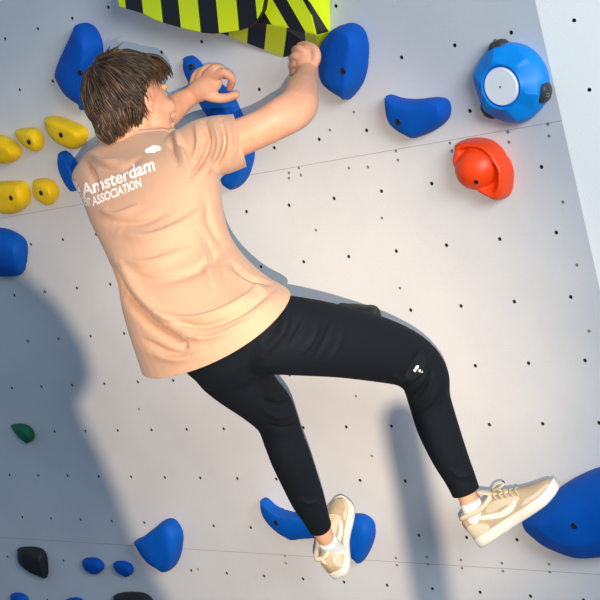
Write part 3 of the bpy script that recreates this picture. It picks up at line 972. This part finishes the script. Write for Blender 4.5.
def build_pants(parent):
    mb = MB()
    mb.add(*loft(pelvis(1.0))); mb.add(*leg_right(1.0)); mb.add(*leg_left(1.0))
    V, F = mb.arr(); V, F = remesh(V, F, .0042, 8)
    folds = [([(306, 318), (300, 330), (290, 345)], 3, -.003), ([(320, 320), (314, 338), (304, 352)], 3, .003), ([(332, 322), (326, 340), (316, 356)], 3, -.003),
             ([(345, 326), (338, 346), (328, 362)], 3, .003), ([(420, 352), (414, 370), (402, 384)], 3.5, -.008), ([(428, 360), (420, 380), (408, 392)], 3.5, .007), ([(432, 372), (424, 390), (412, 400)], 3, -.007),
             ([(395, 376), (404, 380), (416, 372), (428, 352)], 3, .006), ([(438, 386), (430, 402), (420, 412)], 3.5, .004), ([(442, 400), (452, 430), (466, 466)], 2.5, .003),
             ([(262, 398), (276, 404), (294, 400)], 3, -.004), ([(264, 410), (278, 416), (296, 412)], 3, .004), ([(266, 424), (282, 428), (298, 424)], 3, -.003),
             ([(452, 470), (462, 476), (474, 470)], 3, .003), ([(300, 500), (312, 502), (322, 496)], 3, .003), ([(288, 300), (284, 330), (262, 356)], 6, .004)]
    V = fold(V, F, folds)
    a = axis_of([(460, 478, .22), (468, 497, .215)], 0); b = axis_of([(308, 500, .37), (317, 520, .335)], 0)
    V, F = cut(V, F, [(W(466.5, 492, .2155), a, .09), (W(320, 526, .325), b, .09)])
    o = mk('trousers', V, F, M_PANTS, parent)
    s = o.modifiers.new('thickness', 'SOLIDIFY'); s.thickness = .0022; s.offset = -1
    o['label'] = 'slim black stretch trousers'
    # small reflective logo marks at the knee and hip
    tree = BVHTree.FromPolygons([Vector(v) for v in V], F)
    mb = MB()
    for px, py, wd, ht, r in ((417, 367.5, 2.6, 1.5, -.9), (420.5, 371, 2.2, 1.4, .5), (415, 370.5, 1.6, 1.3, .9), (332.5, 303.0, 5, 1.6, .5)):
        vs = []
        for k in range(10):
            t = k * 2 * math.pi / 10; x, y = wd * math.cos(t), ht * math.sin(t)
            x, y = px + x * math.cos(r) - y * math.sin(r), py + x * math.sin(r) + y * math.cos(r)
            d = Vector(unit(RC.T @ np.array([(x - 300) / FPX, (y - 300) / FPX, 1.0])))
            h, n, _, _ = tree.ray_cast(Vector(CAMPOS), d)
            if h is not None:
                n = np.array(n); n = n if n @ np.array(d) < 0 else -n
                vs.append(np.array(h) + n * .001)
        if len(vs) > 5: mb.add(vs, [tuple(range(len(vs)))])
    p = mb.build('logo_mark', M_PRINT, o, smooth=False); p['label'] = 'tiny white reflective logo marks'


def build_shoe(parent, heel, toe, up, L, mirror, label, sockpx=None):
    """low sneaker in its own frame: x heel to toe, y up, z towards the outer side"""
    H, T = W(*heel), W(*toe)
    X = unit(T - H); U_ = unit(up); Y = unit(U_ - X * (U_ @ X)); Z = np.cross(X, Y) * mirror
    L = L or np.linalg.norm(T - H)
    def g(p): p = np.asarray(p, float); return H + np.outer(p[:, 0], X) * L + np.outer(p[:, 1], Y) * L + np.outer(p[:, 2], Z) * L
    root = None
    xs = np.array([0, .03, .09, .18, .30, .42, .54, .66, .76, .85, .92, .97, 1.0])
    hw = np.array([.055, .095, .120, .128, .122, .120, .135, .158, .166, .158, .128, .085, .035])      # half widths of the sole
    ofs = np.array([0, 0, 0, 0, .006, .012, .012, .006, -.002, -.012, -.022, -.028, -.032])           # inward lean of the toe
    def foot(scale, y, toe_up=1.0):
        P = []
        for x, a, o in zip(xs, hw, ofs): P.append((x, y + toe_up * max(0, x - .80) ** 2 * .9, o + a * scale))
        for x, a, o in list(zip(xs, hw, ofs))[::-1]: P.append((x, y + toe_up * max(0, x - .80) ** 2 * .9, o - a * scale))
        P = catmull(np.array(P), 3, True); return P
    def inset(P, k):
        Q = P.copy(); c = np.array([.5, 0, 0]); Q[:, 0] = .5 + (Q[:, 0] - .5) * k; return Q
    # sole: tread, sidewall with a groove, top edge
    R_ = [inset(foot(.93, .0), .985), foot(1.02, .012), foot(1.05, .045), foot(1.04, .075), foot(1.01, .080), foot(1.03, .088), foot(.98, .108), inset(foot(.9, .108), .97)]
    V, F = loft([g(r) for r in R_])
    # upper: sections from heel to toe
    ux = [.012, .05, .12, .20, .28, .36, .44, .52, .60, .68, .76, .84, .91, .96]
    uw = [.070, .098, .112, .114, .110, .108, .112, .122, .134, .146, .150, .142, .112, .070]
    uh = [.30, .335, .335, .315, .315, .335, .352, .325, .290, .255, .225, .200, .175, .145]
    uo = np.interp(ux, xs, ofs)
    rings = []
    for x, a, hgt, o in zip(ux, uw, uh, uo):
        tu = max(0, x - .80) ** 2 * .9
        sec = []
        for k in range(24):
            t = 2 * math.pi * k / 24
            cz, sy = math.cos(t), math.sin(t)
            zz = math.copysign(abs(cz) ** .75, cz) * a * (1 - .34 * max(0, sy) ** 1.3 * min(1, hgt / .25))
            yy = .098 + tu + (max(0, sy) ** .8) * (hgt - .098) + min(0, sy) * .03
            sec.append((x + (-.02 * max(0, sy) if x < .1 else 0), yy, o + zz))
        rings.append(g(np.array(sec)))
    Vu, Fu = loft(rings)
    up_o = mk('shoe', Vu, Fu, M_SUEDE, parent, sharp=70); up_o['label'] = label
    so = mk('sole', V, F, M_SOLE, up_o, sharp=50); so['label'] = 'white rubber sole'
    # overlays that follow the upper: heel counter, collar, toe box, side panel, swoosh
    tree = BVHTree.FromPolygons([Vector(v) for v in Vu], Fu)
    def onto(x, y, side, lift=.004):
        """point of the upper seen from the side at (x, y)"""
        o0 = np.interp(x, xs, ofs)
        p = g(np.array([[x, y, o0 + side * .6]]))[0]; d = Vector(-Z * side)
        h, n, _, _ = tree.ray_cast(Vector(p), d)
        if h is None:
            return g(np.array([[x, y, o0 + side * .02]]))[0]
        n = np.array(n); n = n if n @ (Z * side) > 0 else -n
        return np.array(h) + n * lift * L
    def patch(name, poly, side, m, thick=.008, lab=None):
        P = catmull(np.array(poly, float), 3, True); c = P.mean(0)
        mbp = MB(); lv = []
        for s_, z in ((1.0, -.004), (1.0, thick * .7), (.94, thick), (.62, thick), (.3, thick), (.02, thick)):
            lv.append(np.array([onto(c[0] + (a - c[0]) * s_, c[1] + (b - c[1]) * s_, side, z) for a, b in P]))
        v, f = loft(lv); o = mk(name, v, f, m, up_o, sharp=60)
        if lab: o['label'] = lab
    for side in (1, -1):
        patch('heel_counter', [(.03, .11), (.20, .11), (.23, .16), (.14, .22), (.03, .24)], side, M_CREAM, lab='cream heel overlay')
        patch('eyelet_panel', [(.34, .30), (.46, .30), (.62, .235), (.66, .20), (.60, .18), (.46, .22), (.36, .22), (.28, .26)], side, M_CREAM, lab='cream lace panel')
        patch('toe_overlay', [(.72, .115), (.88, .125), (.95, .135), (.90, .155), (.78, .15), (.68, .16), (.62, .13)], side, M_CREAM, lab='cream toe overlay')
        patch('side_swoosh', [(.15, .265), (.28, .185), (.42, .132), (.54, .138), (.63, .20), (.54, .182), (.44, .182), (.32, .225)], side, M_SOLE, .010, lab='white curved side emblem')
    # collar, tongue, laces
    col = [(.03, .33, 0), (.05, .34, .065), (.14, .33, .082), (.24, .315, .08), (.34, .33, .066), (.40, .35, .04), (.41, .355, 0), (.40, .35, -.04), (.34, .33, -.066), (.24, .315, -.08), (.14, .33, -.082), (.05, .34, -.065), (.03, .33, 0)]
    v, f = tube3(g(np.array(col)), [.027 * L] * len(col), 10, 4, caps=False); mk('collar', v, f, M_CREAM, up_o)['label'] = 'padded cream collar'
    tg = [(.62, .262, 0), (.54, .312, 0), (.46, .35, 0), (.40, .39, 0), (.35, .435, 0)]
    v, f = tube3(g(np.array(tg)), np.array([.04, .052, .058, .06, .05]) * L, 14, 4, flat=(Y + X * .6, .30)); mk('tongue', v, f, M_CREAM, up_o)['label'] = 'cream padded tongue'
    for i, (x, y) in enumerate(((.65, .262), (.60, .286), (.55, .312), (.50, .336), (.45, .360))):
        o0 = np.interp(x, xs, ofs)
        P = [(x + .01, y - .040, o0 + .085), (x, y - .004, o0 + .055), (x - .005, y + .012, o0), (x, y - .004, o0 - .055), (x + .01, y - .040, o0 - .085)]
        v, f = tube3(g(np.array(P)), [.011 * L] * 5, 8, 4); mk('lace', v, f, M_LACE, up_o)
    for sgn in (1, -1):
        P = [(.44, .372, .0), (.47, .40, .05 * sgn), (.53, .385, .095 * sgn), (.55, .35, .10 * sgn), (.50, .355, .06 * sgn), (.44, .372, .0)]
        v, f = tube3(g(np.array(P)), [.010 * L] * 6, 8, 4); mk('lace_bow', v, f, M_LACE, up_o)
    P = [(.008, .24, 0), (-.006, .29, 0), (.004, .335, 0), (.03, .345, 0)]
    v, f = tube3(g(np.array(P)), [.02 * L, .022 * L, .02 * L, .016 * L], 10, 4, flat=(X, .5)); mk('heel_tab', v, f, M_CREAM, up_o)
    # sock cuff
    if sockpx:
        v, f = limb(sockpx, 20, 4)
        sk_ = mk('sock', v, f, M_SOCK, parent); sk_['label'] = 'white ankle sock'
    return up_o


body = build_body()
build_hair(body)
shirt, SV, SF = build_shirt(body)
build_print(shirt, SV, SF)
build_pants(body)
ankR = W(468, 497, .215); ankL = W(320, 528, .325)
build_shoe(body, (481, 546, .215), (562, 491, .12), ankR - W(482, 540, .215), None, 1, 'beige suede sneaker pressing its toe on the biggest blue hold', [(481, 524, .20, 27), (476, 514, .204, 24), (471.5, 505.5, .208, 22)])
build_shoe(body, (341, 578, .28), (343, 505, .085), W(278, 423, .48) - W(322, 532, .32) - .16 * UU, None, -1, 'beige sneaker seen from behind on the crescent hold', [(339, 557, .235, 23), (332.5, 549, .265, 21), (327.5, 541.5, .300, 19.5)])


# ------------------------------------------------------------------ camera, light
cam = bpy.data.cameras.new('camera'); co = bpy.data.objects.new('camera', cam); C.objects.link(co)
cam.sensor_width = 36; cam.lens = FPX * 36 / 600; cam.clip_end = 100
rot = np.eye(4); rot[:3, 0] = RC[0]; rot[:3, 1] = -RC[1]; rot[:3, 2] = -RC[2]; rot[:3, 3] = CAMPOS
co.matrix_world = MW @ Matrix(rot.tolist())
bpy.context.scene.camera = co


def aim(o, p, target):
    P = MW @ Vector(p); T = MW @ Vector(target)
    o.location = P; o.rotation_euler = (T - P).to_track_quat('-Z', 'Y').to_euler()


def spot(name, p, target, power, col, radius, ang=100, blend=.6):
    l = bpy.data.lights.new(name, 'SPOT'); l.energy = power; l.color = col; l.shadow_soft_size = radius; l.spot_size = math.radians(ang); l.spot_blend = blend
    o = bpy.data.objects.new(name, l); C.objects.link(o); aim(o, p, target); return o


def area(name, p, target, power, col, sx, sy):
    l = bpy.data.lights.new(name, 'AREA'); l.shape = 'RECTANGLE'; l.size = sx; l.size_y = sy; l.energy = power; l.color = col
    o = bpy.data.objects.new(name, l); C.objects.link(o); aim(o, p, target); return o


MWI = MW.inverted()
LAMP = np.array(MWI @ (MW @ Vector(CAMPOS) + Vector((.08, -.05, -.14))))  # unseen warm key, set just below the camera so the climber's own shadows hide
spot('key_spot', LAMP, W(215, 415, 0), 850, (1, .785, .57), .0027, 34, 1.0)
area('assumed_daylight', (4.4, 2.0, 2.6), (.3, .6, 0), 235, (.92, .97, 1), 2.2, 1.6)  # assumed cool daylight from the right: unseen area light added, no window built


def toward_lamp(px, py, dist):
    """where the line from the lamp to a spot on the wall passes dist metres in front of the lamp"""
    d = W(px, py, 0) - LAMP
    fwd = np.array(MWI.to_3x3() @ Vector(np.array(MW.to_3x3() @ Vector(W(300, 300, 0) - LAMP)) * np.array([1, 1, 0]))); fwd = unit(fwd)
    return LAMP + d * (dist / (d @ fwd)), fwd


DOWN = np.array(MWI.to_3x3() @ Vector((0, 0, -1)))
def to_floor(p):
    z = (MW @ Vector(p)).z
    return p + DOWN * (z - .003)
# slab and rod added below the view, shaped to cast the wall's two shadows
PD = .36
ol = [(-150, 262), (-60, 258), (0, 268), (32, 280), (60, 306), (84, 344), (92, 374), (87, 390), (78, 402), (86, 425), (102, 455), (116, 490), (132, 535), (168, 600), (215, 700)]
pts = [toward_lamp(x, y, PD)[0] for x, y in ol]; fw = toward_lamp(0, 300, PD)[1]
front = pts + [to_floor(pts[-1]), to_floor(pts[0])]
n = len(front); back = [p - fw * .07 for p in front]
slab = mk('shadow_slab', front + back, [tuple(range(n)), tuple(range(2 * n - 1, n - 1, -1))] + [(i, (i + 1) % n, n + (i + 1) % n, n + i) for i in range(n)], M_MAT, origin=to_floor(np.mean(pts, 0)), smooth=False)
tag(slab, 'unseen grey blue slab added to cast the wall shadow on the left', 'shadow blocker')
t0, t1 = toward_lamp(401, 420, .36)[0], toward_lamp(440, 640, .36)[0]  # leaning rod added to throw the narrow shadow beside the right leg
dr = unit(t1 - t0); zt = (MW @ Vector(t0)).z; dz = -(MW.to_3x3() @ Vector(dr)).z
bt = t0 + dr * ((zt - .01) / dz)
v, f = tube3([t0, t0 + (bt - t0) * .5, bt], [.0046, .0046, .0046], 20, 3)
bt_o = np.asarray(bt)
blocker = mk('shadow_rod', v, f, M_RUBBER, origin=bt_o); tag(blocker, 'slim dark leaning rod with a rounded top, added for its shadow', 'rod')
w = bpy.data.worlds.new('world'); bpy.context.scene.world = w; w.use_nodes = True
w.node_tree.nodes['Background'].inputs[0].default_value = (.47, .71, 1, 1)
w.node_tree.nodes['Background'].inputs[1].default_value = .40

sc = bpy.context.scene
sc.view_settings.view_transform = 'Standard'; sc.view_settings.look = 'None'
sc.view_settings.exposure = 0; sc.view_settings.gamma = 1; sc.view_settings.use_curve_mapping = False
for o in bpy.data.objects:
    if '_o' in o: del o['_o']
